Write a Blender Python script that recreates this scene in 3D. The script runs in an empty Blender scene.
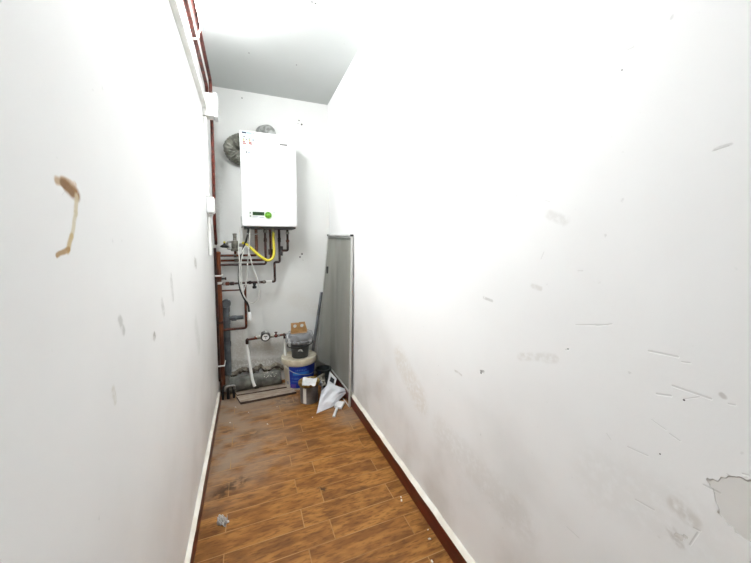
import bpy, bmesh, math, random
from mathutils import Vector, Matrix
random.seed(7)
S = bpy.context.scene
COL = S.collection
PI = math.pi

# ------------------------------------------------------------------ camera
F, YAW, PIT, ROLL = 323.988, .39122, .06643, -.00308
CX, CD, CZ, W, H = .24598, 3.12647, 1.25798, .992, 2.6
U0, V0 = 380.775, 267.972
fw = Vector((math.sin(YAW)*math.cos(PIT), math.cos(YAW)*math.cos(PIT), -math.sin(PIT)))
rt0 = Vector((math.cos(YAW), -math.sin(YAW), 0)); up0 = rt0.cross(fw)
cr, sr = math.cos(ROLL), math.sin(ROLL)
rt = rt0*cr + up0*sr; up = up0*cr - rt0*sr
EYE = Vector((CX, -CD, CZ))
cam = bpy.data.objects.new('camera', bpy.data.cameras.new('camera')); COL.objects.link(cam)
m = Matrix.Identity(4)
for i in range(3):
    m[i][0], m[i][1], m[i][2], m[i][3] = rt[i], up[i], -fw[i], EYE[i]
cam.matrix_world = m
cam.data.sensor_width = 36; cam.data.sensor_fit = 'HORIZONTAL'
cam.data.lens = F/751*36
cam.data.shift_x = (375.5-U0)/751; cam.data.shift_y = (V0-281.5)/751
cam.data.clip_start = .02
S.camera = cam

def ray(u, v, ax, val):
    """photo measurement -> point on the plane axis=val (metres)"""
    d = fw + rt*((u-U0)/F) - up*((v-V0)/F)
    return EYE + d*((val-EYE[ax])/d[ax])
def A(u, v, Y): return ray(u, v, 1, Y)
def G(u, v, z=0): return ray(u, v, 2, z)
def L(u, v, x=0): return ray(u, v, 0, x)
def R(u, v): return ray(u, v, 0, W)

# ------------------------------------------------------------------ materials
def lin(c):
    c = [x/255 for x in c]
    return tuple([(x/12.92 if x <= .04045 else ((x+.055)/1.055)**2.4) for x in c] + [1])
class N:
    def __init__(s, name):
        s.m = bpy.data.materials.new(name); s.m.use_nodes = True
        s.t = s.m.node_tree; s.b = s.t.nodes['Principled BSDF']
    def n(s, typ, **kw):
        o = s.t.nodes.new(typ)
        for k, v in kw.items():
            if k.startswith('i_'): o.inputs[k[2:]].default_value = v
            else: setattr(o, k, v)
        return o
    def l(s, a, b): s.t.links.new(a, b)
    def math(s, op, a, b=None, c=None, clamp=False):
        o = s.n('ShaderNodeMath', operation=op); o.use_clamp = clamp
        for i, x in enumerate((a, b, c)):
            if x is None: continue
            if hasattr(x, 'links'): s.l(x, o.inputs[i])
            else: o.inputs[i].default_value = x
        return o.outputs[0]
    def vmath(s, op, a, b=None, scale=None):
        o = s.n('ShaderNodeVectorMath', operation=op)
        for i, x in enumerate((a, b)):
            if x is None: continue
            if hasattr(x, 'links'): s.l(x, o.inputs[i])
            else: o.inputs[i].default_value = x
        if scale is not None: s.l(scale, o.inputs['Scale'])
        return o.outputs['Value'] if op in ('DOT_PRODUCT', 'LENGTH', 'DISTANCE') else o.outputs[0]
    def mix(s, f, a, b):
        o = s.n('ShaderNodeMix', data_type='RGBA')
        for k, x in ((0, f), (6, a), (7, b)):
            if hasattr(x, 'links'): s.l(x, o.inputs[k])
            else: o.inputs[k].default_value = x
        return o.outputs[2]
    def noise(s, scale, vec=None, detail=4, stretch=None):
        o = s.n('ShaderNodeTexNoise'); o.inputs['Scale'].default_value = scale; o.inputs['Detail'].default_value = detail
        if vec is None:
            vec = s.n('ShaderNodeTexCoord').outputs['Object']
        if stretch:
            vec = s.vmath('MULTIPLY', vec, stretch)
        s.l(vec, o.inputs['Vector']); return o.outputs['Fac']
    def ramp(s, x, lo, hi):
        o = s.n('ShaderNodeMapRange', interpolation_type='SMOOTHSTEP')
        s.l(x, o.inputs[0]); o.inputs[1].default_value = lo; o.inputs[2].default_value = hi
        return o.outputs[0]
    def seg(s, vec, a, b, w0, w1):
        """1 inside a stroke a-b of half width w0, 0 past w1"""
        a, b = Vector(a), Vector(b); ba = b-a
        pa = s.vmath('SUBTRACT', vec, tuple(a))
        h = s.math('MULTIPLY', s.vmath('DOT_PRODUCT', pa, tuple(ba)), 1/max(ba.length_squared, 1e-9), clamp=True)
        q = s.n('ShaderNodeVectorMath', operation='SCALE'); q.inputs[0].default_value = tuple(ba); s.l(h, q.inputs['Scale'])
        d = s.vmath('DISTANCE', pa, q.outputs[0])
        return s.ramp(d, w1, w0)

def mat(name, c, c2=None, rough=.6, metal=0, scale=8, bump=0, bscale=60, stretch=None, spec=.5, alpha=1, trans=0):
    k = N(name)
    if c2 is None: c2 = tuple(max(0, x*.88) for x in c)
    f = k.ramp(k.noise(scale, stretch=stretch), .35, .65)
    k.l(k.mix(f, lin(c), lin(c2)), k.b.inputs['Base Color'])
    k.b.inputs['Roughness'].default_value = rough; k.b.inputs['Metallic'].default_value = metal
    k.b.inputs['Specular IOR Level'].default_value = spec
    k.b.inputs['Alpha'].default_value = alpha
    k.b.inputs['Transmission Weight'].default_value = trans
    if bump:
        b = k.n('ShaderNodeBump'); b.inputs['Strength'].default_value = bump; b.inputs['Distance'].default_value = .01
        k.l(k.noise(bscale), b.inputs['Height']); k.l(b.outputs[0], k.b.inputs['Normal'])
    return k.m

def wall_mat(name, base, strokes=(), dirt=(), chips=(), holes=(), grime=.0):
    """strokes: (a,b,w) scratches as relief; dirt: (a,b,w,colour,strength); chips: (centre,radius)"""
    k = N(name)
    vec = k.n('ShaderNodeTexCoord').outputs['Object']
    col = k.mix(k.ramp(k.noise(1.6, vec), .3, .7), lin(base), lin(tuple(x*.975 for x in base)))
    if grime:
        z = k.n('ShaderNodeSeparateXYZ'); k.l(vec, z.inputs[0])
        low = k.ramp(z.outputs[2], 1.0, 0.0)
        g = k.math('MULTIPLY', k.math('MULTIPLY', low, k.ramp(k.noise(3.2, vec, 8), .42, .75)), grime)
        col = k.mix(g, col, lin((150, 135, 110)))
    spk = k.math('MULTIPLY', k.ramp(k.noise(38, vec, 2), .73, .80), .18)
    col = k.mix(spk, col, lin((120, 115, 105)))
    wob = k.n('ShaderNodeTexNoise'); wob.inputs['Scale'].default_value = 14; wob.inputs['Detail'].default_value = 3; k.l(vec, wob.inputs['Vector'])
    off = k.vmath('SUBTRACT', wob.outputs['Color'], (.5, .5, .5))
    sc = k.n('ShaderNodeVectorMath', operation='SCALE'); k.l(off, sc.inputs[0]); sc.inputs['Scale'].default_value = .02
    wv = k.vmath('ADD', vec, sc.outputs[0])
    sc2 = k.n('ShaderNodeVectorMath', operation='SCALE'); k.l(off, sc2.inputs[0]); sc2.inputs['Scale'].default_value = .07
    wv2 = k.vmath('ADD', vec, sc2.outputs[0])
    wob2 = k.n('ShaderNodeTexNoise'); wob2.inputs['Scale'].default_value = 55; k.l(vec, wob2.inputs['Vector'])
    sc3 = k.n('ShaderNodeVectorMath', operation='SCALE'); k.l(k.vmath('SUBTRACT', wob2.outputs['Color'], (.5, .5, .5)), sc3.inputs[0]); sc3.inputs['Scale'].default_value = .03
    wv2 = k.vmath('ADD', wv2, sc3.outputs[0])
    h = None
    for a, b, w in strokes:
        q = k.seg(vec, a, b, w*.3, w)
        h = q if h is None else k.math('MAXIMUM', h, q)
    if h is not None: col = k.mix(k.math('MULTIPLY', h, .16), col, lin((140, 136, 128)))
    for a, b, w, c, st in dirt:
        q = k.math('MULTIPLY', k.seg(wv, a, b, w*.35, w), k.ramp(k.noise(60, vec, 4), *((.1, .42) if st > .75 else (.25, .6))))
        col = k.mix(k.math('MULTIPLY', q, st), col, lin(c))
    for c, r in chips:
        q = k.ramp(k.vmath('DISTANCE', wv2, tuple(c)), r, r*.93)
        col = k.mix(k.math('MULTIPLY', q, .28), col, lin((190, 180, 164)))
        edge = k.math('MULTIPLY', q, k.math('SUBTRACT', 1, q))
        col = k.mix(k.math('MULTIPLY', edge, 1.2, clamp=True), col, lin((120, 110, 92)))
        q = k.math('MULTIPLY', q, 3.0)
        h = q if h is None else k.math('ADD', h, q)
    for c, r in holes:
        q = k.ramp(k.vmath('DISTANCE', vec, tuple(c)), r, r*.6)
        col = k.mix(q, col, lin((52, 48, 45)))
    fine = k.math('MULTIPLY', k.noise(45, vec, 5), -.35)
    h = fine if h is None else k.math('ADD', h, fine)
    b = k.n('ShaderNodeBump'); b.invert = True; b.inputs['Strength'].default_value = .55; b.inputs['Distance'].default_value = .0012
    k.l(h, b.inputs['Height']); k.l(b.outputs[0], k.b.inputs['Normal'])
    k.l(col, k.b.inputs['Base Color']); k.b.inputs['Roughness'].default_value = .62; k.b.inputs['Specular IOR Level'].default_value = .3
    return k.m

# ------------------------------------------------------------------ mesh helpers
def obj(name, bm, m, parent=None, smooth=None, bevel=0, label=None, solid=0):
    bmesh.ops.recalc_face_normals(bm, faces=bm.faces)
    me = bpy.data.meshes.new(name); bm.to_mesh(me); bm.free()
    ms = m if isinstance(m, (list, tuple)) else [m]
    for x in ms: me.materials.append(x)
    o = bpy.data.objects.new(name, me); COL.objects.link(o)
    if solid:
        d = o.modifiers.new('solid', 'SOLIDIFY'); d.thickness = solid; d.offset = 0
    if bevel:
        d = o.modifiers.new('bevel', 'BEVEL'); d.width = bevel; d.segments = 3; d.limit_method = 'ANGLE'; d.angle_limit = .6
    if smooth is None: smooth = True
    if smooth:
        for p in me.polygons: p.use_smooth = True
        try: me.set_sharp_from_angle(angle=.7)
        except Exception: pass
    if parent: o.parent = parent; o.matrix_parent_inverse = Matrix.Translation(-parent.location)
    if label: o['label'] = label
    return o
def thing(name, label, cat, loc=(0, 0, 0), group=None):
    o = bpy.data.objects.new(name, None); COL.objects.link(o); o.location = loc; o.empty_display_size = .05
    o['label'] = label; o['category'] = cat
    if group: o['group'] = group
    return o
def tag(o, label, cat, group=None, kind=None):
    o['label'] = label; o['category'] = cat
    if group: o['group'] = group
    if kind: o['kind'] = kind
    return o
def struct(o): o['kind'] = 'structure'; return o

def box(bm, lo, hi, mi=0, rot=None, c=None):
    vs = [bm.verts.new(((lo, hi)[i & 1][0], (lo, hi)[i >> 1 & 1][1], (lo, hi)[i >> 2 & 1][2])) for i in range(8)]
    if rot is not None:
        c = Vector(c) if c is not None else (Vector(lo)+Vector(hi))/2
        for v in vs: v.co = rot @ (v.co-c)+c
    for q in ((0, 2, 3, 1), (4, 5, 7, 6), (0, 1, 5, 4), (2, 6, 7, 3), (0, 4, 6, 2), (1, 3, 7, 5)):
        bm.faces.new([vs[i] for i in q]).material_index = mi
    return vs
def B(lo, hi): bm = bmesh.new(); box(bm, lo, hi); return bm
def fillet(pts, r, n=6):
    pts = [Vector(p) for p in pts]; out = [pts[0]]
    for i in range(1, len(pts)-1):
        p, a, b = pts[i], pts[i-1], pts[i+1]
        d1, d2 = (a-p), (b-p); k = min(r, d1.length*.49, d2.length*.49)
        s, e = p+d1.normalized()*k, p+d2.normalized()*k
        for j in range(n+1):
            t = j/n; out.append(s*(1-t)**2 + p*2*t*(1-t) + e*t*t)
    out.append(pts[-1]); return out
def spline(pts, n=8):
    pts = [Vector(p) for p in pts]; P = [pts[0]*2-pts[1]]+pts+[pts[-1]*2-pts[-2]]; out = []
    for i in range(1, len(P)-2):
        for j in range(n):
            t = j/n
            out.append(.5*((2*P[i])+(P[i+1]-P[i-1])*t+(2*P[i-1]-5*P[i]+4*P[i+1]-P[i+2])*t*t+(-P[i-1]+3*P[i]-3*P[i+1]+P[i+2])*t**3))
    out.append(pts[-1]); return out
def tube(bm, pts, r, seg=12, cap=True, rf=None, mi=0):
    pts = [Vector(p) for p in pts]; n = len(pts); rings = []
    t0 = (pts[1]-pts[0]).normalized(); nrm = t0.orthogonal().normalized(); s = 0
    for i, p in enumerate(pts):
        t = (pts[min(i+1, n-1)]-pts[max(i-1, 0)]).normalized()
        nrm = (nrm-t*nrm.dot(t)).normalized(); bn = t.cross(nrm)
        if i: s += (p-pts[i-1]).length
        rr = rf(s) if rf else r
        rings.append([bm.verts.new(p+(nrm*math.cos(2*PI*k/seg)+bn*math.sin(2*PI*k/seg))*rr) for k in range(seg)])
    for a, b in zip(rings, rings[1:]):
        for k in range(seg):
            bm.faces.new((a[k], a[(k+1) % seg], b[(k+1) % seg], b[k])).material_index = mi
    if cap:
        bm.faces.new(rings[0][::-1]).material_index = mi; bm.faces.new(rings[-1]).material_index = mi
    return bm
def dense(pts, step):
    pts = [Vector(p) for p in pts]; out = []
    for a, b in zip(pts, pts[1:]):
        k = max(1, int((b-a).length/step))
        out += [a.lerp(b, j/k) for j in range(k)]
    return out+[pts[-1]]
def T(pts, r, **k): return tube(bmesh.new(), pts, r, **k)
def lathe(bm, prof, c=(0, 0, 0), seg=40, M=None, cap0=True, cap1=True, mi=0, jit=None):
    rings = []
    for (r, z) in prof:
        ring = []
        for k in range(seg):
            a = 2*PI*k/seg; q = r*(1+(jit(a, z) if jit else 0))
            v = Vector((q*math.cos(a), q*math.sin(a), z))
            if M: v = M @ v
            ring.append(bm.verts.new(v+Vector(c)))
        rings.append(ring)
    for a, b in zip(rings, rings[1:]):
        for k in range(seg): bm.faces.new((a[k], a[(k+1) % seg], b[(k+1) % seg], b[k])).material_index = mi
    if cap0: bm.faces.new(rings[0][::-1]).material_index = mi
    if cap1: bm.faces.new(rings[-1]).material_index = mi
    return bm
def quad_prism(bm, corners, thick, mi=0):
    """four floor-plan corners (same order) + thickness up"""
    lo = [bm.verts.new(c) for c in corners]; hi = [bm.verts.new(Vector(c)+Vector(thick)) for c in corners]
    bm.faces.new(lo[::-1]).material_index = mi; bm.faces.new(hi).material_index = mi
    for i in range(4): bm.faces.new((lo[i], lo[(i+1) % 4], hi[(i+1) % 4], hi[i])).material_index = mi
FRONT = Matrix.Rotation(PI/2, 4, 'X')      # lathe axis z -> -y (towards the room)

# ------------------------------------------------------------------ palette
M_white = mat('white_paint_metal', (244, 245, 244), rough=.28, scale=3)
M_plastic = mat('white_plastic', (232, 232, 228), (222, 222, 217), rough=.4)
M_plastic_grey = mat('light_grey_plastic', (196, 197, 194), rough=.45)
M_copper = mat('painted_copper', (104, 50, 30), (62, 32, 22), rough=.42, metal=.35, scale=22)
M_rust = mat('rusty_red_pipe', (106, 40, 26), (62, 24, 16), rough=.5, metal=.2, scale=30)
M_riser = mat('brown_riser', (124, 66, 32), (74, 36, 20), rough=.5, metal=.2, scale=14, stretch=(1, 1, .3))
M_darkpipe = mat('dark_copper', (62, 34, 28), (34, 24, 22), rough=.45, metal=.35, scale=30)
M_brass = mat('dull_brass', (150, 148, 138), (104, 102, 94), rough=.35, metal=.7, scale=25)
M_steel = mat('dull_steel', (168, 168, 164), (120, 120, 118), rough=.35, metal=.75, scale=20)
M_black = mat('black_rubber', (30, 30, 31), (20, 20, 20), rough=.55)
M_grey_pvc = mat('grey_pvc', (98, 104, 108), (72, 77, 80), rough=.5, scale=12)
M_yellow = mat('yellow_hose', (226, 214, 62), (205, 190, 50), rough=.45)
M_cable_w = mat('white_cable', (214, 214, 208), rough=.5)
M_braid = mat('braided_hose', (150, 110, 90), (80, 50, 42), rough=.4, metal=.4, scale=120)

# ------------------------------------------------------------------ room
YF = -4.2
# --- floor: wood-look plank tiles
k = N('plank_tile_floor')
vec = k.n('ShaderNodeTexCoord').outputs['Object']
def plank_colour(k, vec, grout=True):
    br = k.n('ShaderNodeTexBrick'); br.offset = .741; br.offset_frequency = 2; br.squash = 1
    v2 = k.vmath('ADD', vec, (-.45+4.4, 1.395+2.2, 0))
    k.l(v2, br.inputs['Vector'])
    for nm, vl in (('Scale', 1), ('Mortar Size', .0022), ('Mortar Smooth', .3), ('Bias', 0), ('Brick Width', .44), ('Row Height', .11)):
        br.inputs[nm].default_value = vl
    br.inputs['Color1'].default_value = (0, 0, 0, 1); br.inputs['Color2'].default_value = (1, 1, 1, 1)
    rnd = k.n('ShaderNodeSeparateXYZ'); k.l(br.outputs['Color'], rnd.inputs[0]); rnd = rnd.outputs[0]
    sh = k.n('ShaderNodeCombineXYZ'); k.l(k.math('MULTIPLY', rnd, 7.3), sh.inputs[0]); k.l(k.math('MULTIPLY', rnd, 3.1), sh.inputs[2])
    gv = k.vmath('ADD', vec, sh.outputs[0])
    g1 = k.noise(7, gv, 7, (1, 3.6, 1)); g2 = k.noise(26, gv, 6, (1, 4.2, 1)); blot = k.noise(4.2, gv, 5, (1, 2.2, 1))
    c = k.mix(k.ramp(g1, .34, .66), lin((168, 116, 58)), lin((120, 76, 34)))
    c = k.mix(k.math('MULTIPLY', k.ramp(g2, .47, .68), .62), c, lin((78, 42, 16)))
    c = k.mix(k.math('MULTIPLY', k.ramp(blot, .50, .64), .5), c, lin((76, 40, 17)))
    c = k.mix(k.math('MULTIPLY', rnd, .25), c, lin((136, 88, 42)))
    return br, c, g2
br, c, g2 = plank_colour(k, vec)
# dried dust near the pipes and footprints, shapes of their own
for (a, b, w, st) in (((.02, -.35, 0), (.06, -1.0, 0), .62, .9), ((.1, -.3, 0), (.45, -.40, 0), .34, .75), ((.9, -.9, 0), (.93, -.75, 0), .22, .5)):
    q = k.seg(vec, a, b, .02, w)
    q = k.math('MULTIPLY', q, k.ramp(k.noise(7, vec, 6), .22, .62))
    c = k.mix(k.math('MULTIPLY', q, st), c, lin((152, 134, 116)))
for (a, b, w, st) in (((.08, -1.36, 0), (.18, -1.30, 0), .07, .8), ((.56, -1.52, 0), (.58, -1.53, 0), .035, .9), ((.20, -.85, 0), (.26, -.84, 0), .06, .45), ((.08, -.75, 0), (.1, -.76, 0), .05, .5), ((.5, -.42, 0), (.8, -.6, 0), .16, .45)):
    q = k.math('MULTIPLY', k.seg(vec, a, b, .0, w), k.ramp(k.noise(28, vec, 5), .40, .58))
    c = k.mix(k.math('MULTIPLY', q, st), c, lin((44, 27, 17)))
worn = k.ramp(k.noise(5, vec, 3), .35, .6)
gr = k.math('MULTIPLY', br.outputs['Fac'], k.math('MULTIPLY_ADD', worn, .55, .35))
c = k.mix(gr, c, lin((172, 132, 82)))
k.l(c, k.b.inputs['Base Color']); k.b.inputs['Roughness'].default_value = .55; k.b.inputs['Specular IOR Level'].default_value = .25
b = k.n('ShaderNodeBump'); b.inputs['Strength'].default_value = .5; b.inputs['Distance'].default_value = .002
k.l(k.math('SUBTRACT', k.math('MULTIPLY', g2, .4), br.outputs['Fac']), b.inputs['Height']); k.l(b.outputs[0], k.b.inputs['Normal'])
M_floor = k.m
struct(obj('floor', B((-.1, YF-.1, -.1), (W+.1, .1, 0)), M_floor, smooth=False))

def RP(*uv): return [tuple(R(*p)) for p in uv]
def LP(*uv): return [tuple(L(*p)) for p in uv]
st = []
def add(src, *lst):
    for (p, q, w) in lst: st.append((tuple(src(*p)), tuple(src(*q)), w))
add(R, ((649, 351), (678, 357), .0028), ((682, 362), (690, 363), .002), ((673, 386), (711, 399), .0028), ((657, 394), (671, 396), .0026),
    ((729, 404), (735, 405), .002), ((652, 420), (666, 430), .0015), ((670, 434), (680, 441), .002), ((576, 325), (608, 325), .0022),
    ((596, 326), (612, 324), .002), ((628, 447), (648, 456), .002), ((636, 500), (654, 510), .0024), ((704, 485), (720, 493), .0024),
    ((567, 527), (579, 538), .002), ((743, 474), (751, 476), .002), ((684, 399), (700, 397), .0013), ((544, 252), (541, 259), .002), ((578, 271), (583, 271), .002), ((569, 349), (566, 350), .003), ((694, 528), (700, 531), .002), ((690, 545), (698, 533), .0022),
    ((607, 434), (611, 440), .0018), ((545, 200), (550, 202), .0015), ((713, 151), (729, 146), .0016), ((628, 50), (634, 47), .0016))
dr = [(tuple(R(*a)), tuple(R(*b)), w, c, s) for a, b, w, c, s in (
    ((484, 297), (492, 300), .007, (120, 112, 100), .3), ((480, 372), (484, 373), .006, (90, 80, 70), .7), ((455, 370), (462, 374), .006, (150, 140, 125), .3),
    ((626, 49), (634, 47), .005, (150, 150, 145), .2), ((714, 150), (729, 146), .004, (130, 126, 120), .25), ((533, 286), (540, 288), .010, (190, 184, 172), .3),
    ((520, 357), (555, 358), .016, (196, 190, 178), .28), ((675, 505), (690, 520), .02, (196, 190, 180), .4), ((672, 530), (680, 545), .012, (168, 160, 148), .35),
    ((400, 360), (420, 400), .10, (196, 180, 152), .22), ((440, 430), (520, 520), .09, (186, 178, 162), .13), ((600, 480), (680, 520), .1, (196, 190, 178), .10),
    ((548, 215), (565, 220), .018, (205, 202, 196), .3), ((722, 395), (724, 397), .006, (150, 140, 130), .4))]
M_wr = wall_mat('white_plaster_right', (249, 249, 248), st, dr, chips=[(tuple(R(747, 509)), .050), (tuple(R(688, 541)), .014)],
                holes=[(tuple(R(416.5, 35.5)), .008), (tuple(R(684, 400)), .0022), (tuple(R(660, 454)), .0018), (tuple(R(568, 349)), .002), (tuple(R(481, 373)), .004), (tuple(R(622, 70)), .0018)], grime=.28)
st = []
add(L, ((62, 195), (70, 185), .001))
BR = (146, 108, 62)
P = [(tuple(L(*a)), tuple(L(*b)), w, c, s) for a, b, w, c, s in (
    ((57, 180), (65, 182), .010, (186, 156, 118), .9), ((63, 179), (75, 184), .009, (196, 164, 124), .7), ((66, 184), (76, 193), .015, BR, 1.0), ((63, 182), (72, 190), .010, (128, 92, 52), .9),
    ((76, 195), (75, 213), .008, (206, 192, 160), .8), ((75, 212), (72, 236), .008, (210, 200, 172), .8), ((72, 236), (69, 250), .008, (196, 172, 124), .9),
    ((70, 249), (58, 255), .006, (168, 130, 74), .9),
    ((120, 318), (124, 332), .013, (176, 176, 170), .5), ((171, 277), (173, 298), .022, (196, 196, 192), .5), ((162, 302), (164, 312), .02, (190, 190, 186), .5),
    ((196, 325), (199, 345), .07, (210, 211, 206), .4), ((154, 335), (155, 337), .015, (150, 145, 135), .7), ((113, 390), (115, 400), .012, (190, 182, 160), .35), ((195, 262), (196, 264), .04, (150, 145, 135), .6))]
M_wl = wall_mat('white_plaster_left', (249, 249, 248), st, P, grime=.12)
bd = [(tuple(A(u, v, 0)), tuple(A(u2, v2, 0)), w, c, s) for u, v, u2, v2, w, c, s in (
    (220, 350, 330, 345, .12, (190, 184, 170), .35), (225, 366, 285, 362, .07, (140, 132, 118), .55), (240, 320, 240, 360, .06, (185, 178, 165), .4), (218, 180, 218, 230, .05, (200, 200, 196), .4), (296, 300, 318, 310, .1, (214, 212, 204), .5), (258, 345, 276, 352, .05, (200, 196, 184), .5))]
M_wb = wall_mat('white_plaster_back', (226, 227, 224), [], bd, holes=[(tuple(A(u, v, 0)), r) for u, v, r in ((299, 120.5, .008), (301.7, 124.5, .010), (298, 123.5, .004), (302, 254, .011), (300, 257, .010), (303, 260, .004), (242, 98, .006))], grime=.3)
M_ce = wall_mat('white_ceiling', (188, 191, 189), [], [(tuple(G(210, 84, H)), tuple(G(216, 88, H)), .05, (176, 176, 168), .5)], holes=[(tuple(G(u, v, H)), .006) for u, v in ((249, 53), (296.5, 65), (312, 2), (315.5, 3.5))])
M_wf = wall_mat('white_plaster_front', (249, 249, 248))
struct(obj('wall_left', B((-.12, YF-.1, -.1), (0, .1, H)), M_wl, smooth=False))
DY0, DY1, DZ = -4.12, -3.36, 2.05   # unseen door opening behind the camera, added to shape the light
bm = bmesh.new(); box(bm, (W, DY1, -.1), (W+.12, .1, H)); box(bm, (W, YF-.1, -.1), (W+.12, DY0, H)); box(bm, (W, DY0, DZ), (W+.12, DY1, H))
struct(obj('wall_right', bm, M_wr, smooth=False))
struct(obj('wall_back', B((-.12, 0, -.1), (W+.12, .12, H)), M_wb, smooth=False))
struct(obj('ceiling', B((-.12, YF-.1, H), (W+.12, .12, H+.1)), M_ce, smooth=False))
struct(obj('wall_front', B((0, YF-.1, 0), (W, YF, H)), M_wf, smooth=False))
# skirtings: dark red wood with a white caulked top edge
M_skirt = mat('dark_red_wood', (98, 30, 16), (66, 17, 10), rough=.35, scale=6, stretch=(8, 1, 8))
M_caulk = mat('white_caulk', (242, 238, 228), (226, 220, 206), rough=.6, bump=.3)
BH, BT = .084, .021
for nm, x0, x1, y1, sgn, YS in (('baseboard_right', W-BT, W, -.001, -1, DY1), ('baseboard_left', 0, .016, -.28, 1, YF)):
    o = struct(obj(nm, B((x0, YS, 0), (x1, y1, BH)), M_skirt, bevel=.002, smooth=False))
    bm = bmesh.new(); n = 60; prev = None
    for i in range(n+1):
        y = YS+(y1-YS)*i/n; wv = .002*math.sin(i*2.3)+.0015*math.sin(i*5.1)
        xa, xb = (x0-.001+wv*.4, x1) if sgn < 0 else (x1+.001+wv*.4, x0)
        cur = [bm.verts.new(q) for q in ((xa, y, BH-.001), (xa, y, BH+.003+wv*.5), (xb, y, BH+.011+wv), (xb, y, BH-.001))]
        if prev:
            for a in range(4): bm.faces.new((prev[a], prev[(a+1) % 4], cur[(a+1) % 4], cur[a]))
        prev = cur
    obj('caulk_edge', bm, M_caulk, o, label='white caulked top edge')
# broken render along the foot of the back wall
M_rend = mat('broken_render', (150, 142, 128), (98, 90, 78), rough=.9, scale=25, bump=1, bscale=90)
bm = bmesh.new(); prev = None; random.seed(3)
for i in range(46):
    x = .004+.56*i/45
    h = .150+.016*math.sin(i*.55)+random.uniform(-.008, .008); d_ = .030+random.uniform(-.010, .012); bz = h-.030+random.uniform(-.01, .008)
    cur = [bm.verts.new(q) for q in ((x, -.0005, h+.012), (x, -d_*.5, h+.004), (x, -d_, h-.012), (x, -d_*.7, bz), (x, -.0005, bz-.01))]
    if prev:
        for a in range(4): bm.faces.new((prev[a], prev[a+1], cur[a+1], cur[a]))
    prev = cur
struct(obj('trim_1', bm, M_rend))

# ------------------------------------------------------------------ lamp (batten on the left wall under the ceiling)
k = N('lamp_diffuser')
k.b.inputs['Base Color'].default_value = (1, 1, 1, 1); k.b.inputs['Roughness'].default_value = .4
k.b.inputs['Emission Color'].default_value = (.96, .985, 1, 1); k.b.inputs['Emission Strength'].default_value = 138
M_diff = k.m
LA = thing('wall_batten_light', 'lit white tubular batten lamp high on the left wall under the ceiling', 'lamp', (.0, -1.36, 2.53))
y0, y1 = -2.02, -1.0
obj('housing', B((.0, y0+.03, 2.465), (.030, y1-.03, 2.555)), M_plastic_grey, LA, bevel=.006)
bm = bmesh.new(); pts = [(.067, y0+.02, 2.53), (.067, y1-.03, 2.53)]
lathe(bm, [(.020, 0), (.031, .006), (.036, .02), (.036, .98), (.031, .994), (.020, 1.0)], (.067, y0+.01, 2.512), 24, Matrix.Rotation(-PI/2, 4, 'X'))
obj('diffuser', bm, M_diff, LA, label='glowing frosted tube cover')
bm = lathe(bmesh.new(), [(.016, 0), (.018, .004), (.010, .010)], (.058, y1-.022, 2.497), 16, Matrix.Rotation(-PI/2, 4, 'X'))
obj('cable_gland', bm, mat('pink_gland', (196, 150, 140)), LA)

# ------------------------------------------------------------------ left wall trunking, boxes, copper runs
o = obj('cable_trunking', B((.0, YF+.02, 2.185), (.026, -.635, 2.232)), M_plastic, bevel=.003)
tag(o, 'white plastic cable trunking running along the left wall to the junction box', 'trunking')
JB = thing('junction_box', 'larger white square box on the left wall where the trunking ends', 'junction box', (0, -.5, 2.2))
obj('box_body', B((.0, -.63, 2.135), (.062, -.545, 2.285)), M_plastic, JB, bevel=.004)
obj('lid', B((.064, -.635, 2.13), (.092, -.54, 2.29)), M_white, JB, bevel=.006)
obj('seam', B((.062, -.627, 2.138), (.064, -.55, 2.282)), M_plastic_grey, JB)
obj('side_gland', lathe(bmesh.new(), [(.010, 0), (.010, .008)], (.078, -.54, 2.2), 12, Matrix.Rotation(-PI/2, 4, 'X')), M_plastic_grey, JB)
o = obj('cable_trunking', B((.0, -.625, 1.602), (.022, -.585, 2.13)), M_plastic, bevel=.003)
tag(o, 'short vertical white trunking between the two boxes on the left wall', 'trunking')
SB = thing('outlet_box', 'smaller rounded white box on the left wall below the vertical trunking', 'socket box', (0, -.57, 1.55))
obj('box_body', B((.0, -.63, 1.487), (.050, -.55, 1.60)), M_white, SB, bevel=.012)
obj('cable_entry', B((.006, -.61, 1.474), (.036, -.57, 1.486)), M_plastic_grey, SB)
o = obj('cable_conduit', T([(.0102, -.59, 1.472), (.0102, -.59, 1.20)], .010), M_plastic)
tag(o, 'thin white conduit dropping down the left wall below the smaller box', 'conduit')
CR = 'copper pipes running along the left wall'
for (x, z, yb, lb) in ((.040, 2.405, -.47, 'upper red-brown copper pipe along the top of the left wall'),
                       (.024, 2.365, -.47, 'lower red-brown copper pipe along the left wall just above the trunking')):
    if z > 2.4:
        pts = fillet([(x, YF+.02, z+.03), (x, yb, z+.03), (x, yb, 1.9), (x-.012, yb+.08, 1.45), (x-.02, -.24, 1.28)], .04)
    else:
        pts = fillet([(x-.003, YF+.02, z), (x-.003, yb-.06, z), (x-.003, yb-.06, 2.20)], .03)
    o = obj('copper_pipe', T(pts, .011), M_rust); tag(o, lb, 'pipe', CR)
PC = []
for y in (-1.12, -2.1):
    bm = T(spline([(.0, y, 2.47), (.03, y, 2.475), (.056, y, 2.455), (.056, y, 2.41), (.044, y, 2.376), (.038, y, 2.35), (.0, y, 2.34)], 6), .005)
    o = obj('pipe_clip', bm, M_plastic); tag(o, 'white clip strapping the copper pipes under the ceiling', 'clip', 'ceiling pipe clips')

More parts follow.
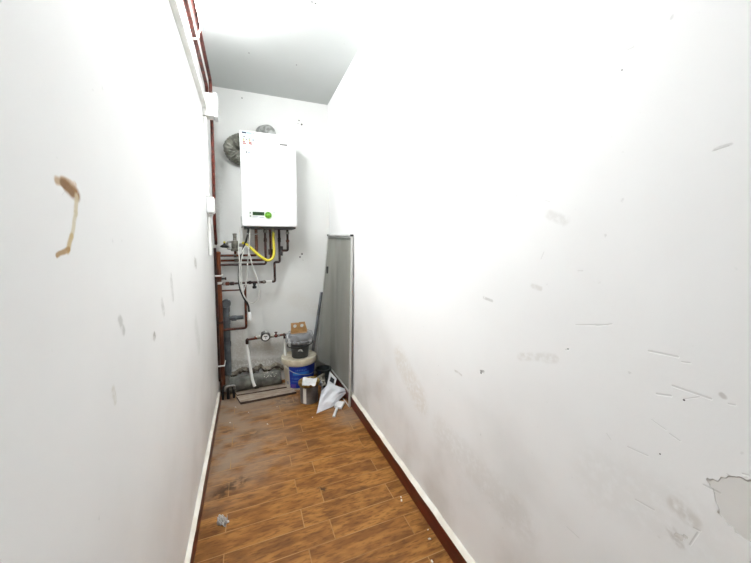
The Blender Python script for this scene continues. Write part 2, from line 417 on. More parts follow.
# ------------------------------------------------------------------ boiler
bx0, bx1, by, bz0, bz1 = .2172, .648, -.30, 1.410, 2.174
BO = thing('wall_boiler', 'white wall-hung gas boiler with small display and green dial on the back wall', 'boiler', ((bx0+bx1)/2, 0, bz0))
bm = B((bx0, by, bz0+.014), (bx1, -.012, bz1)); obj('casing', bm, M_white, BO, bevel=.008)
obj('bottom_panel', B((bx0+.012, by+.02, bz0), (bx1-.012, -.02, bz0+.0135)), mat('dark_steel_panel', (70, 70, 70), rough=.5, metal=.4), BO)
obj('mounting_bracket', B((bx0+.05, -.0115, bz1-.12), (bx1-.05, -.0005, bz1-.05)), M_steel, BO)
yf = by-.0005
def onf(u, v): p = A(u, v, by); return p.x, p.z
def frect(u0, v0, u1, v1, t=.001, base=yf):
    (xa, za), (xb, zb) = onf(u0, v0), onf(u1, v1)
    return B((xa, base-t, zb), (xb, base, za))
# energy label
LB = thing('x', '', ''); bpy.data.objects.remove(LB)
xa, za = bx0+.012, bz1-.006; lw, lh = .098, .200
lab = obj('energy_label', B((xa, yf-.001, za-lh), (xa+lw, yf, za)), mat('label_paper', (214, 226, 230), rough=.5), BO, label='printed energy label with coloured arrows', smooth=False)
def lrect(fx0, fz0, fx1, fz1, m, nm='label_print', tri=0):
    X0, X1 = xa+lw*fx0, xa+lw*fx1; Z0, Z1 = za-lh*fz0, za-lh*fz1; y = yf-.0011; e = .0006
    bm = bmesh.new()
    poly = [(X0, Z0), (X1-tri, Z0), (X1, (Z0+Z1)/2), (X1-tri, Z1), (X0, Z1)] if tri else [(X0, Z0), (X1, Z0), (X1, Z1), (X0, Z1)]
    a = [bm.verts.new((x, y, z)) for x, z in poly]; b_ = [bm.verts.new((x, y-e, z)) for x, z in poly]
    bm.faces.new(a); bm.faces.new(b_)
    for i in range(len(a)): j = (i+1) % len(a); bm.faces.new((a[i], a[j], b_[j], b_[i]))
    return bm
def multi(rects, m, nm):
    for r in rects: obj(nm, lrect(*r[:4], m, tri=(r[4] if len(r) > 4 else 0)), m, lab, smooth=False)
multi([(.05, .03, .38, .095)], mat('navy_print', (36, 44, 70)), 'header_print')
multi([(.40, .035, .80, .09), (.86, .03, .96, .10)], mat('pale_blue_print', (150, 180, 214)), 'header_flag')
multi([(.10, .27, .22, .30, .004), (.55, .27, .67, .30, .004)], mat('green_print', (50, 110, 50)), 'green_arrow')
multi([(.10, .35, .28, .38, .004), (.10, .315, .25, .34, .004), (.55, .35, .73, .38, .004), (.55, .315, .70, .34, .004)], mat('yellow_print', (190, 160, 40)), 'yellow_arrow')
multi([(.10, .40, .34, .44, .004), (.10, .455, .38, .50, .004), (.55, .40, .79, .44, .004), (.55, .455, .83, .50, .004)], mat('red_print', (150, 60, 36)), 'red_arrow')
multi([(.14, .19, .30, .225), (.60, .20, .74, .225), (.36, .29, .46, .34, .004), (.84, .29, .96, .34, .004), (.10, .60, .25, .615), (.5, .60, .68, .615), (.10, .68, .35, .70), (.30, .78, .42, .84), (.5, .80, .60, .83)], mat('dark_print', (60, 66, 66)), 'dark_print')
multi([(.03, .118, .97, .123), (.03, .55, .97, .554), (.03, .93, .97, .935)], mat('blue_line_print', (150, 190, 215)), 'rule_line')
# badge: illegible grey lettering
(bxa, bza) = onf(279.5, 142.6); (bxb, bzb) = onf(287.4, 145.2)
bd_ = obj('badge', B((bxa, yf-.0012, bzb-.008), (bxb, yf, bza-.008)), mat('silver_badge', (128, 128, 126), rough=.3, metal=.3), BO, bevel=.0006)
bm = bmesh.new(); wch = (bxb-bxa)/6.6
for i, hh in enumerate((1, .62, .85, .62, .62, .9)):
    x = bxa+wch*(i+.3); zb = bzb-.008+.004; hgt = (bza-bzb-.008)*hh*.8
    box(bm, (x, yf-.002, zb), (x+wch*.25, yf-.0013, zb+hgt)); box(bm, (x+wch*.5, yf-.002, zb), (x+wch*.72, yf-.0013, zb+hgt*.9)); box(bm, (x, yf-.002, zb+hgt*.7), (x+wch*.7, yf-.0013, zb+hgt*.95))
obj('badge_lettering', bm, mat('badge_print', (44, 44, 44)), bd_, smooth=False)
# display and dial
(dx0, dz1), (dx1, dz0) = onf(252.6, 211.7), onf(264.4, 215.6)
pn = obj('control_panel', B((dx0-.03, yf-.0008, dz0-.028), (dx1+.085, yf, dz1+.02)), mat('pale_panel', (232, 238, 232), rough=.3), BO, bevel=.0003, label='pale control strip')
obj('display', B((dx0, yf-.003, dz0), (dx1, yf-.0009, dz1)), mat('dark_green_display', (30, 52, 36), (44, 72, 40), rough=.15), pn, bevel=.001, label='dark green display window')
kx, kz = onf(268.2, 215.2); rk = .027
kn = obj('dial_knob', lathe(bmesh.new(), [(rk, 0), (rk, .006), (rk-.003, .010), (.012, .0105), (.010, .016), (.004, .018)], (kx, yf-.0009, kz), 40, FRONT), mat('green_dial', (104, 164, 34), (92, 150, 28), rough=.35), pn, label='round green dial')
bm = bmesh.new()
for a in range(6):
    th = a*PI/3+.5
    vs = [(math.cos(th+s)*r, math.sin(th+s)*r) for r, s in ((.013, -.22), (.022, -.16), (.022, .16), (.013, .22))]
    f0 = [bm.verts.new((kx+x, yf-.0116, kz+z)) for x, z in vs]; f1 = [bm.verts.new((kx+x, yf-.0108, kz+z)) for x, z in vs]
    bm.faces.new(f0); bm.faces.new(f1)
    for i in range(4): bm.faces.new((f0[i], f0[(i+1) % 4], f1[(i+1) % 4], f1[i]))
obj('dial_marks', bm, mat('dark_green_print', (44, 84, 18)), kn, smooth=False)
M_gp = mat('grey_print', (120, 124, 122)); M_vg = mat('violet_grey_print', (176, 178, 196))
for z in (dz1-.006, dz0-.004): obj('indicator', B((dx0-.022, yf-.0016, z-.009), (dx0-.012, yf-.0009, z+.003)), M_gp, pn, smooth=False)
for r_ in (((dx0, yf-.0014, dz0-.014), (dx0+.045, yf-.0009, dz0-.009)), ((dx0+.05, yf-.0014, dz0-.019), (dx1, yf-.0009, dz0-.013)), ((dx1+.072, yf-.0014, dz1-.004), (dx1+.079, yf-.0009, dz1+.004))):
    obj('panel_print', B(*r_), M_vg, pn, smooth=False)
obj('side_latch', B((bx0-.012, -.20, bz0+.01), (bx0-.0005, -.10, bz0+.10)), M_plastic_grey, BO, bevel=.003)

# flue
M_foil = mat('dull_foil', (140, 140, 130), (96, 96, 86), rough=.45, metal=.35, scale=18, bump=.8, bscale=40)
M_flue = mat('flue_plastic', (160, 162, 158), (108, 110, 106), rough=.3, scale=30, bump=.5)
FL = thing('flue_elbow', 'curved pale grey flue elbow on top of the boiler', 'flue', (.42, -.17, bz1))
c0 = A(266, 130, -.17)
bm = T(spline([(c0.x+.03, -.17, bz1+.001), (c0.x+.032, -.17, bz1+.035), (c0.x+.018, -.16, bz1+.062), (c0.x-.02, -.13, bz1+.062), (c0.x-.03, -.06, bz1+.075), (c0.x-.03, -.002, bz1+.07)], 8), .050, seg=24)
obj('elbow', bm, M_flue, FL)
obj('collar', lathe(bmesh.new(), [(.058, 0), (.060, .006), (.060, .020), (.054, .024)], (c0.x+.03, -.17, bz1+.0005), 28), M_steel, FL)
FD = thing('exhaust_duct', 'crumpled grey foil duct curling down behind the left side of the boiler', 'duct', (.15, -.08, 2.0))
pts = spline([(.30, -.11, 2.142), (.245, -.11, 2.148), (.180, -.10, 2.130), (.146, -.085, 2.09), (.164, -.06, 2.05), (.20, -.03, 2.03), (.215, -.002, 2.025)], 10)
obj('duct_body', T(dense(pts, .004), .06, seg=28, rf=lambda s: .060+.003*math.sin(s*2*PI/.016)+.004*math.sin(s*31)), M_foil, FD)
obj('duct_mouth', T([(.301, -.11, 2.142), (.309, -.11, 2.142)], .062, seg=28), M_black, FD)

# ------------------------------------------------------------------ pipes under the boiler
GP = 'pipes under the boiler'
def pipe(uv, Y, r, m, name, label, cat, fil=.018, group=GP, close_top=True, extra=()):
    """uv: photo measurements on plane y=Y ; vertical/horizontal snapped"""
    pts = []
    for i, q in enumerate(uv):
        p = A(q[0], q[1], Y)
        if i:
            prev = pts[-1]
            if abs(p.x-prev.x) < abs(p.z-prev.z)*.25: p.x = prev.x
            elif abs(p.z-prev.z) < abs(p.x-prev.x)*.25: p.z = prev.z
        pts.append(p)
    if close_top: pts[0].z = bz0-.001
    bm = T(fillet(pts, fil), r)
    o = obj(name, bm, m); tag(o, label, cat, group)
    return o, pts
def hex_nut(p, ax, r=.017, ln=.022):
    p = Vector(p); d = {'x': Vector((1, 0, 0)), 'z': Vector((0, 0, 1)), 'y': Vector((0, 1, 0))}[ax]
    return T([p-d*ln/2, p-d*ln*.35, p+d*ln*.35, p+d*ln/2], r, seg=6, rf=None)
XR = .047  # riser centre
# braided connector going to row 1
o, pts = pipe([(256, 229), (256, 255.2), (219, 255.4)], -.13, .010, M_copper, 'copper_pipe', 'copper pipe with braided drop, topmost of the three rows left under the boiler', 'pipe')
obj('braided_sleeve', T(dense([(pts[0].x, -.13, bz0-.006), (pts[0].x, -.13, pts[1].z+.03)], .003), .013, rf=lambda s: .013+.0012*math.sin(s*900)), M_braid, o, label='braided steel sleeve')
obj('union_nut', hex_nut((A(235, 255, -.13).x, -.13, pts[1].z), 'x'), M_brass, o)
o, pts = pipe([(270, 229), (270, 259.8), (219, 260)], -.09, .010, M_copper, 'copper_pipe', 'middle of the three copper rows, bending up behind the yellow hose', 'pipe')
obj('union_nut', hex_nut((pts[0].x, -.09, A(270, 252, -.09).z), 'z', .019, .05), M_darkpipe, o)
obj('elbow_fitting', hex_nut((A(236, 255, -.13).x, -.09, pts[1].z), 'x', .014, .03), M_brass, o)
o, pts = pipe([(265, 229), (265, 264), (219, 264.3)], -.155, .010, M_darkpipe, 'copper_pipe', 'lowest of the three copper rows, turning up at its right end', 'pipe')
obj('union_nut', hex_nut((pts[0].x, -.155, bz0-.02), 'z'), M_brass, o)
obj('union_nut', hex_nut((pts[0].x, -.155, A(265, 240, -.155).z), 'z', .0135, .03), M_darkpipe, o)
# right hand pair
o, pD = pipe([(279, 229), (279, 262), (274.5, 262.2), (274.5, 281.5), (246.8, 282.6)], -.13, .0105, M_darkpipe, 'copper_pipe', 'dark copper pipe stepping left and down to the row with the small valve', 'pipe', fil=.014)
zrow = pD[-1].z
for uu, mm, ln, rr in ((269, M_plastic, .05, .014), (264, M_brass, .02, .016), (259, M_steel, .02, .014), (250, M_darkpipe, .022, .016)):
    obj('fitting', hex_nut((A(uu, 282, -.13).x, -.13, zrow), 'x', rr, ln), mm, o, label={M_plastic.name: 'white wrapped fitting'}.get(mm.name))
vx = A(254.5, 286, -.13).x
obj('valve_body', lathe(bmesh.new(), [(.012, 0), (.014, .01), (.010, .03), (.017, .034), (.017, .05), (.010, .054)], (vx, -.13, zrow), 16, Matrix.Rotation(PI, 4, 'X')), M_black, o, label='black downward valve knob')
obj('union_nut', hex_nut((pD[0].x, -.13, A(279, 240, -.13).z), 'z', .0135, .04), M_darkpipe, o)
o, pts = pipe([(287.3, 229), (287.3, 250.5), (281.5, 250.8)], -.13, .0105, M_darkpipe, 'copper_pipe', 'short copper pipe at the right end under the boiler, bending left', 'pipe', fil=.014)
for v in (233, 241): obj('union_nut', hex_nut((pts[0].x, -.13, A(287, v, -.13).z), 'z', .015, .02), M_brass if v < 240 else M_copper, o)
o = obj('pipe_union', T([A(280.8, 246.2, -.13), A(280.8, 255.6, -.13)], .019, seg=10), M_black); tag(o, 'black union block joining the two right-hand pipes under the boiler', 'pipe fitting')
# yellow gas hose
py = [A(u, v, y) for u, v, y in ((273.2, 229.5, -.16), (273.4, 240, -.17), (274, 252, -.19), (272.5, 258, -.20), (267.5, 260.3, -.21), (260, 256, -.215), (252, 249, -.21), (246.5, 244.3, -.2), (243, 243, -.17))]
py[0].z = bz0-.001
YH = obj('gas_hose', T(spline(py, 8), .0115, seg=14), M_yellow); tag(YH, 'bright yellow gas hose looping under the boiler', 'hose')
obj('hose_end', T([py[0], py[0]-Vector((0, 0, .03))], .0150, seg=6), M_brass, YH)
# T row: left continuation and drop
o, pts = pipe([(245, 283), (219.5, 283.6)], -.13, .0095, M_darkpipe, 'copper_pipe', 'dark copper pipe with screwed fittings left of the cables, below the triple rows', 'pipe', close_top=False)
for uu, ln, rr, mm in ((240, .03, .014, M_black), (232, .03, .016, M_darkpipe), (227.5, .03, .017, M_copper), (224, .018, .015, M_steel)):
    obj('fitting', hex_nut((A(uu, 283, -.13).x, -.13, pts[0].z), 'x', rr, ln), mm, o)
o, pts = pipe([(245, 284.8), (245, 328), (221.5, 328.2)], -.13, .0105, M_copper, 'copper_pipe', 'copper pipe dropping beside the cable plug and turning left at the bottom', 'pipe', close_top=False, fil=.02)
o, pts = pipe([(241.5, 289.8), (220.5, 289.2)], -.12, .0065, M_copper, 'copper_pipe', 'thin copper pipe just below the row with screwed fittings', 'pipe', close_top=False)
o, pts = pipe([(224.8, 278.6), (220.5, 278.6)], -.13, .0085, M_black, 'pipe_stub', 'short capped black stub sticking out of the brown riser', 'pipe', close_top=False)
obj('end_cap', T([pts[0], pts[0]+Vector((.012, 0, 0))], .0115, seg=8), M_darkpipe, o)
# riser
zt = A(218, 254, -.13).z
RI = obj('riser_pipe', T([(.027, -.15, .03), (.025, -.15, 1.0), (.024, -.15, zt)], .020, seg=20), M_riser); tag(RI, 'thick orange-brown riser pipe in the back left corner', 'pipe')
obj('top_cap', lathe(bmesh.new(), [(.023, 0), (.023, .014), (.012, .022)], (.024, -.15, zt-.001), 20), M_riser, RI)
for z in (.62, 1.0, .95): obj('joint_ring', T([(.026, -.15, z), (.026, -.15, z+.02)], .0225, seg=20), M_copper if z != .95 else M_plastic, RI)
o = obj('copper_pipe', T([(.011, -.23, .16), (.011, -.23, 1.25)], .0095), M_darkpipe); tag(o, 'thin dark pipe standing left of the thick brown riser', 'pipe')
for v, nm in ((275, 'upper'), (363, 'lower')):
    z = A(218, v, -.16).z
    bm = bmesh.new(); box(bm, (.0, -.250, z-.006), (.054, -.242, z+.005)); box(bm, (.048, -.2425, z-.006), (.054, -.12, z+.005))
    o = obj('pipe_clip', bm, M_plastic, bevel=.002); tag(o, '%s white plastic clip around the brown riser' % nm, 'clip', 'riser clips')
# pressure valve group
VA = thing('pressure_valve', 'grey brass pressure valve with a black knob, left under the boiler', 'valve', tuple(A(235, 252, -.13)))
c = A(235, 245, -.13)
obj('valve_body', lathe(bmesh.new(), [(.030, -.052), (.034, -.046), (.034, -.03), (.028, -.026), (.028, .02), (.032, .024), (.030, .034), (.014, .038), (.014, .085), (.017, .087), (.017, .095), (.008, .098)], c, 20), M_brass, VA)
bm = T(spline([c+Vector((-.024, -.01, .026)), c+Vector((-.05, -.012, .026)), c+Vector((-.058, -.012, .006)), c+Vector((-.044, -.012, -.008)), c+Vector((-.056, -.012, -.028)), c+Vector((-.02, -.01, -.034))], 6), .008)
obj('side_loop', bm, M_steel, VA)
kc = A(224.5, 246.5, -.14)
obj('knob', lathe(bmesh.new(), [(.018, -.01), (.032, -.004), (.034, .004), (.022, .012), (.008, .02), (.006, .03)], kc, 18), M_black, VA, label='black relief knob')
obj('knob_tip', lathe(bmesh.new(), [(.008, .028), (.009, .04), (.004, .044)], kc, 12), M_yellow, VA, label='yellow tip')
obj('spindle', T([kc, A(232, 248.5, -.13)], .009), M_steel, VA)
obj('outlet', T([c+Vector((.02, 0, 0)), c+Vector((.075, -.02, 0))], .015, seg=8), M_steel, VA)
obj('tail_pipe', T([c+Vector((0, 0, -.05)), (c.x, -.13, A(235, 255, -.13).z+.008)], .010), M_copper, VA)
# cables
def cable(uvy, r, m, name, label, cat, n=8):
    pts = [A(*q) for q in uvy]
    if uvy[0][1] < 231: pts[0].z = bz0-.001
    o = obj(name, T(spline(pts, n), r, seg=8), m); tag(o, label, cat); return o, pts
BC, pb = cable([(248.5, 229, -.2), (247, 238, -.2), (243, 250, -.2), (240, 262, -.2), (238.8, 276, -.2), (240, 288, -.2), (244, 298, -.2), (248, 305, -.2), (249.3, 313, -.2)], .0085, M_black, 'power_cable', 'black power cable hanging from the boiler to a white plug', 'cable')
pe = pb[-1]
obj('plug', lathe(bmesh.new(), [(.008, .01), (.015, 0), (.018, -.02), (.018, -.055), (.012, -.068)], pe, 16), M_white, BC, label='white plug at the cable end')
GWC = 'white cables under the boiler'
o, _ = cable([(240.5, 229, -.22), (239, 236, -.225), (238.5, 248, -.225), (239.5, 262, -.23), (239.3, 276, -.23), (241, 288, -.23), (246, 299, -.23), (251.5, 303, -.225), (257, 300, -.225), (259.5, 293, -.225), (257.5, 280, -.22), (252.5, 266, -.22), (249, 252, -.215), (246, 246, -.21), (240.5, 254, -.215)], .0046, M_cable_w, 'signal_cable', 'long white cable making a wide drooping loop below the boiler', 'cable')
o, _ = cable([(250, 229, -.235), (249.5, 240, -.235), (248.5, 255, -.235), (247.5, 264, -.235), (246.5, 280, -.235), (243, 292, -.24), (241.5, 282, -.245), (241, 262, -.245), (244, 250, -.24)], .0042, M_cable_w, 'signal_cable', 'second white cable hanging straight down inside the wide loop', 'cable')
o, _ = cable([(246, 229, -.24), (247, 233.5, -.245), (253, 234.5, -.245), (260, 233, -.235), (263, 229.5, -.23)], .0028, M_cable_w, 'signal_cable', 'thin white wire sagging close under the boiler bottom', 'cable')

# ------------------------------------------------------------------ grey waste pipe
DR = thing('waste_pipe', 'grey plastic waste pipe with a round capped inlet in the back left corner', 'waste pipe', tuple(A(226, 372, -.075)))
pc = A(227.5, 303, -.08); px_ = A(226, 330, -.08).x+.006
def bell(p0, p1, r): return T([p0, p1], r, seg=20)
obj('vertical_pipe', T([(px_, -.075, pc.z-.02), (px_, -.075, .15)], .027, seg=22), M_grey_pvc, DR)
obj('inlet_cap', lathe(bmesh.new(), [(.030, -.02), (.036, -.01), (.037, .03), (.033, .036), (.028, .030), (.0, .030)], (px_+.004, -.095, pc.z), 28, FRONT, cap1=False), M_grey_pvc, DR)
for z, r in ((pc.z-.055, .031), (A(226, 322, -.08).z, .032), (.42, .031)): obj('collar', T([(px_, -.075, z-.02), (px_, -.075, z+.02)], r, seg=22), M_grey_pvc, DR)
zb = A(236, 318, -.08).z
obj('branch', T([(px_, -.075, zb), (px_+.07, -.078, zb+.002), (px_+.135, -.085, zb+.004)], .018, seg=18), M_grey_pvc, DR)
obj('branch_collar', T([(px_+.04, -.076, zb), (px_+.08, -.079, zb)], .0235, seg=18), M_grey_pvc, DR)
M_lagg = mat('dusty_grey_pipe', (132, 132, 124), (72, 72, 67), rough=.75, scale=9, bump=.6, bscale=30)
e0, e1 = Vector((.075, -.115, .068)), Vector((.50, -.095, .070))
HP = obj('floor_drain_pipe', T(dense([e0, e1], .006), .062, seg=30, rf=lambda s: .062+(.005 if (s < .035 or .20 < s < .235) else 0)), M_lagg)
tag(HP, 'thick dusty grey drain pipe lying along the foot of the back wall', 'pipe')
bm = bmesh.new(); random.seed(5)
for i in range(14):
    x = .36+random.uniform(0, .10); a = random.uniform(.5, 1.3); p = Vector((x, -.10-.0632*math.cos(a)-.001, .069+.0632*math.sin(a)))
    tube(bm, [p, p+Vector((random.uniform(-.012, .012), .002, random.uniform(-.010, .010)))], .0022, seg=5)
obj('paint_splash', bm, M_caulk, HP, label='white paint splashes')
# dark hoses at left foot
for i, (u, lb) in enumerate(((223.5, 'black hose arch nearest the left wall at the foot of the riser'), (229.5, 'black hose arch beside the loose planks at the foot of the riser'))):
    p = A(u, 401, 0); x = A(u, 390, -.23).x+.012
    pts = spline([(x-.02, -.235, .004), (x-.018, -.235, .07), (x-.008, -.235, .108), (x+.010, -.235, .108), (x+.018, -.235, .07), (x+.020, -.235, .004)], 8)
    o = obj('black_hose', T(pts, .0095), M_black); tag(o, lb, 'hose', 'black hoses at the riser foot')
o = obj('steel_elbow', T(fillet([(.052, -.285, .088), (.052, -.285, .126), (.120, -.275, .126), (.120, -.275, .095)], .025), .010), M_steel); tag(o, 'small grey elbow resting over the black hoses by the riser', 'pipe fitting')

# ------------------------------------------------------------------ water meter and hoses
WM = thing('water_meter', 'water meter with white round dial on copper pipe against the back wall', 'water meter', tuple(A(265, 340, -.09)))
mc = A(265.5, 336.5, -.09); z = mc.z
xl, xr = A(247, 338, -.09).x, A(284.5, 335, -.09).x
obj('meter_pipe', T([(xl, -.09, z-.012), (xr, -.09, z)], .0095), M_copper, WM)
obj('meter_body', lathe(bmesh.new(), [(.030, -.03), (.042, -.02), (.044, .012), (.038, .02)], (mc.x, -.09, z+.002), 28, FRONT), M_steel, WM)
obj('meter_ring', lathe(bmesh.new(), [(.036, .019), (.037, .035), (.033, .038), (.0305, .035), (.0305, .026)], (mc.x, -.09, z+.002), 32, FRONT, cap0=False, cap1=False), M_black, WM)
dl = obj('dial', lathe(bmesh.new(), [(.0304, .022), (.0304, .027)], (mc.x, -.09, z+.002), 32, FRONT), M_white, WM, label='white dial face')
bm = bmesh.new(); box(bm, (mc.x-.014, -.1180, z+.004), (mc.x+.014, -.1173, z+.011)); box(bm, (mc.x-.002, -.1180, z-.014), (mc.x+.001, -.1173, z+.001))
obj('counter', bm, M_black, dl)
for dx, r, ln, mm in ((-.055, .017, .03, M_brass), (.055, .017, .03, M_brass), (-.085, .016, .018, M_copper), (.09, .018, .022, M_rust), (.115, .014, .014, M_brass)):
    obj('union_nut', hex_nut((mc.x+dx, -.09, z-.003), 'x', r, ln), mm, WM)
obj('stop_tap', lathe(bmesh.new(), [(.007, 0), (.007, .012), (.014, .014), (.014, .019), (.006, .022)], (mc.x+.09, -.09, z+.012), 14), M_copper, WM)
obj('elbow', T(fillet([(xl+.01, -.09, z-.012), (xl, -.09, z-.012), (xl, -.09, z-.05)], .012), .0135), M_darkpipe, WM)
obj('elbow', T(fillet([(xr-.01, -.09, z), (xr+.003, -.09, z), (xr+.003, -.09, z-.035)], .012), .0135), M_darkpipe, WM)
obj('stop_tap', T(fillet([(mc.x-.03, -.1, z+.02), (mc.x-.03, -.1, z+.045), (mc.x-.005, -.1, z+.052)], .01), .007), M_steel, WM)
pts = [(xl, -.09, z-.052), (xl+.004, -.10, z-.12), (xl+.02, -.17, z-.24), tuple(A(252.5, 380, -.20)), tuple(A(254.8, 386.5, -.225))]
o = obj('white_hose', T(spline(pts, 8), .0125, seg=14), M_plastic); tag(o, 'white hose hanging from the left side of the water meter to the planks', 'hose')
o = obj('white_hose', T([(xr+.003, -.09, z-.037), (xr+.003, -.092, z-.15), (xr+.003, -.17, .14), (xr, -.18, .03)], .011, seg=14), M_plastic); tag(o, 'white pipe dropping from the right side of the water meter beside the bucket', 'pipe')

# ------------------------------------------------------------------ loose plank tiles
k = N('dusty_plank_tile'); vec = k.n('ShaderNodeTexCoord').outputs['Object']
c = k.mix(k.ramp(k.noise(10, vec, 6, (1, 6, 1)), .35, .65), lin((178, 164, 148)), lin((146, 128, 112)))
c = k.mix(k.math('MULTIPLY', k.ramp(k.noise(24, vec, 5, (1, 8, 1)), .5, .7), .4), c, lin((110, 88, 74)))
k.l(c, k.b.inputs['Base Color']); k.b.inputs['Roughness'].default_value = .6; M_lt = k.m
M_edge = mat('tile_edge', (70, 52, 44), rough=.8)
def plank(uv, z0, th, label):
    cs = [G(u, v, z0+th) for u, v in uv]
    bm = bmesh.new(); quad_prism(bm, [Vector((p.x, p.y, z0)) for p in cs], (0, 0, th))
    o = obj('plank_tile', bm, [M_lt, M_edge], smooth=False); o.data.polygons[0].material_index = 1
    for p in o.data.polygons[2:]: p.material_index = 1
    tag(o, label, 'floor tile', 'loose plank tiles by the back wall'); return o
plank([(237, 394.8), (286.7, 386.6), (285.5, 382.5), (233.5, 390.2)], .0012, .010, 'rear one of two loose dusty plank tiles, against the grey drain pipe')
plank([(240.5, 402.4), (296.5, 391.6), (290, 387.4), (236.4, 396)], .0012, .018, 'front one of two loose dusty plank tiles, with dark front edge')

# ------------------------------------------------------------------ large bucket
bc = Vector((.658, -.168, 0))
M_bk = mat('cream_bucket', (226, 220, 204), (200, 192, 172), rough=.45, scale=6)
M_dirty = mat('dirty_rim', (224, 216, 198), (196, 184, 158), rough=.5, scale=14)
BK = thing('paint_bucket', 'large white plastic bucket with a blue label against the back wall', 'bucket', tuple(bc))
hB = .262; rb, rtop = .122, .143
def rr(z): return rb+(rtop-rb)*z/hB
obj('bucket_body', lathe(bmesh.new(), [(rb-.006, 0), (rb, .004), (rr(hB-.05), hB-.05), (rr(hB-.05)+.004, hB-.048), (rr(hB-.03)+.004, hB-.03), (rtop, hB-.028), (rtop, hB), (rtop-.008, hB), (rtop-.008, hB-.01)], bc, 56), M_bk, BK)
obj('bucket_lid', lathe(bmesh.new(), [(rtop+.001, hB-.030), (rtop+.013, hB-.031), (rtop+.015, hB-.004), (rtop+.012, hB+.012), (rtop+.003, hB+.014), (rtop-.010, hB+.006), (.06, hB+.005)], bc, 56, cap0=False), M_dirty, BK, label='dirty cream rim and lid')
# wrap-around label: faces camera from -105deg to +...
def wrap(a0, a1, z0, z1, off, m, nm, par, n=40):
    bm = bmesh.new(); prev = None
    for i in range(n+1):
        a = math.radians(a0+(a1-a0)*i/n)
        cur = [bm.verts.new(bc+Vector(((rr(zz)+off)*math.cos(a), (rr(zz)+off)*math.sin(a), zz))) for zz in (z0, z1)]
        if prev: bm.faces.new((prev[0], cur[0], cur[1], prev[1]))
        prev = cur
    return obj(nm, bm, m, par)
M_blue = mat('blue_print', (16, 48, 150), (24, 66, 178), rough=.35, scale=7)
BL = wrap(-137, -15, .018, .222, .0012, M_blue, 'blue_label', BK)
BL['label'] = 'blue printed label'
M_sky = mat('light_blue_print', (52, 120, 200), (40, 100, 190), rough=.35)
wrap(-122, -60, .135, .165, .0022, M_sky, 'label_band', BL)
wrap(-133, -112, .02, .055, .0022, mat('purple_print', (92, 70, 170)), 'label_patch', BL, 10)
def letters(a0, a1, z0, z1, n, m, nm, par, off=.0026):
    """illegible small print: rows of short strokes"""
    bm = bmesh.new()
    for i in range(n):
        a = math.radians(a0+(a1-a0)*(i+.15)/n); da = math.radians((a1-a0)/n*.28); zz = z1-(z1-z0)*random.choice((0, 0, .3))
        for (s0, s1, za_, zb_) in ((0, .45, z0, zz), (1.2, 1.65, z0, zz), (0, 1.65, (z0+zz)/2-.002, (z0+zz)/2+.002)):
            vs = [bm.verts.new(bc+Vector(((rr(q)+off)*math.cos(a+da*s), (rr(q)+off)*math.sin(a+da*s), q))) for s, q in ((s0, za_), (s1, za_), (s1, zb_), (s0, zb_))]
            bm.faces.new(vs)
    return obj(nm, bm, m, par)
M_lt_print = mat('pale_print', (120, 160, 220))
letters(-112, -70, .172, .190, 7, M_lt_print, 'label_lettering', BL); letters(-128, -98, .10, .112, 7, M_lt_print, 'label_lettering', BL); letters(-128, -104, .075, .085, 6, M_lt_print, 'label_lettering', BL)
wrap(-152, -146, .045, .072, .0012, mat('grey_blue_print', (120, 130, 170)), 'side_mark', BK, 4)
# handle
a0, a1 = math.radians(-150), math.radians(30)
hp = []
for i in range(25):
    t = i/24; a = a0+(a1-a0)*t; zz = hB-.05-.075*math.sin(PI*t)
    hp.append(bc+Vector(((rr(zz)+.012+.01*math.sin(PI*t))*math.cos(a), (rr(zz)+.012+.01*math.sin(PI*t))*math.sin(a), zz)))
obj('wire_handle', T(hp, .0024, seg=8), M_steel, BK, label='wire handle hanging over the label')
for a in (a0, a1): obj('handle_lug', lathe(bmesh.new(), [(.012, 0), (.012, .016)], bc+Vector((rr(.21)*math.cos(a), rr(.21)*math.sin(a), .205)), 12, Matrix.Rotation(a, 4, 'Z') @ Matrix.Rotation(PI/2, 4, 'Y')), M_bk, BK)

# small dark bucket on the lid
lidz = hB+.0055
sc_ = Vector((.665, -.185, lidz))
SBK = thing('small_paint_bucket', 'dark grey small bucket wrapped in clear film, standing on the large bucket', 'bucket', tuple(sc_))
M_dk = mat('charcoal_plastic', (66, 70, 72), (50, 53, 55), rough=.45)
hs = .213; r0s, r1s = .072, .092
obj('bucket_body', lathe(bmesh.new(), [(r0s-.004, 0), (r0s, .004), (r1s-.004, hs-.03), (r1s+.004, hs-.028), (r1s+.004, hs), (r1s-.004, hs), (r1s-.006, hs-.006), (r1s-.03, hs-.008)], sc_, 44), M_dk, SBK)
# pale bird-like mark, curved on the body
bm = bmesh.new()
for (pts_) in ([(-.024, .070), (-.014, .084), (.002, .090), (.014, .084), (.024, .064), (.010, .074), (-.004, .074)], ):
    vs = []
    for s_, zz in pts_:
        rz = r0s+(r1s-r0s)*zz/hs+.0012; a = -PI/2-.10+s_/rz
        vs.append(bm.verts.new(sc_+Vector((rz*math.cos(a), rz*math.sin(a), zz))))
    bm.faces.new(vs)
bmesh.ops.triangulate(bm, faces=bm.faces)
obj('white_emblem', bm, M_white, SBK, label='small white curved emblem', smooth=False)
hp = []
for i in range(21):
    t = i/20; a = math.radians(-190+210*t); zz = hs-.10+.02*t-.02*math.sin(PI*t)+.03*t
    hp.append(sc_+Vector(((r1s+.014+.020*math.sin(PI*t))*math.cos(a), (r1s+.014+.020*math.sin(PI*t))*math.sin(a), zz)))
obj('handle', T(hp, .0045), M_black, SBK, label='black handle slanting across the front')
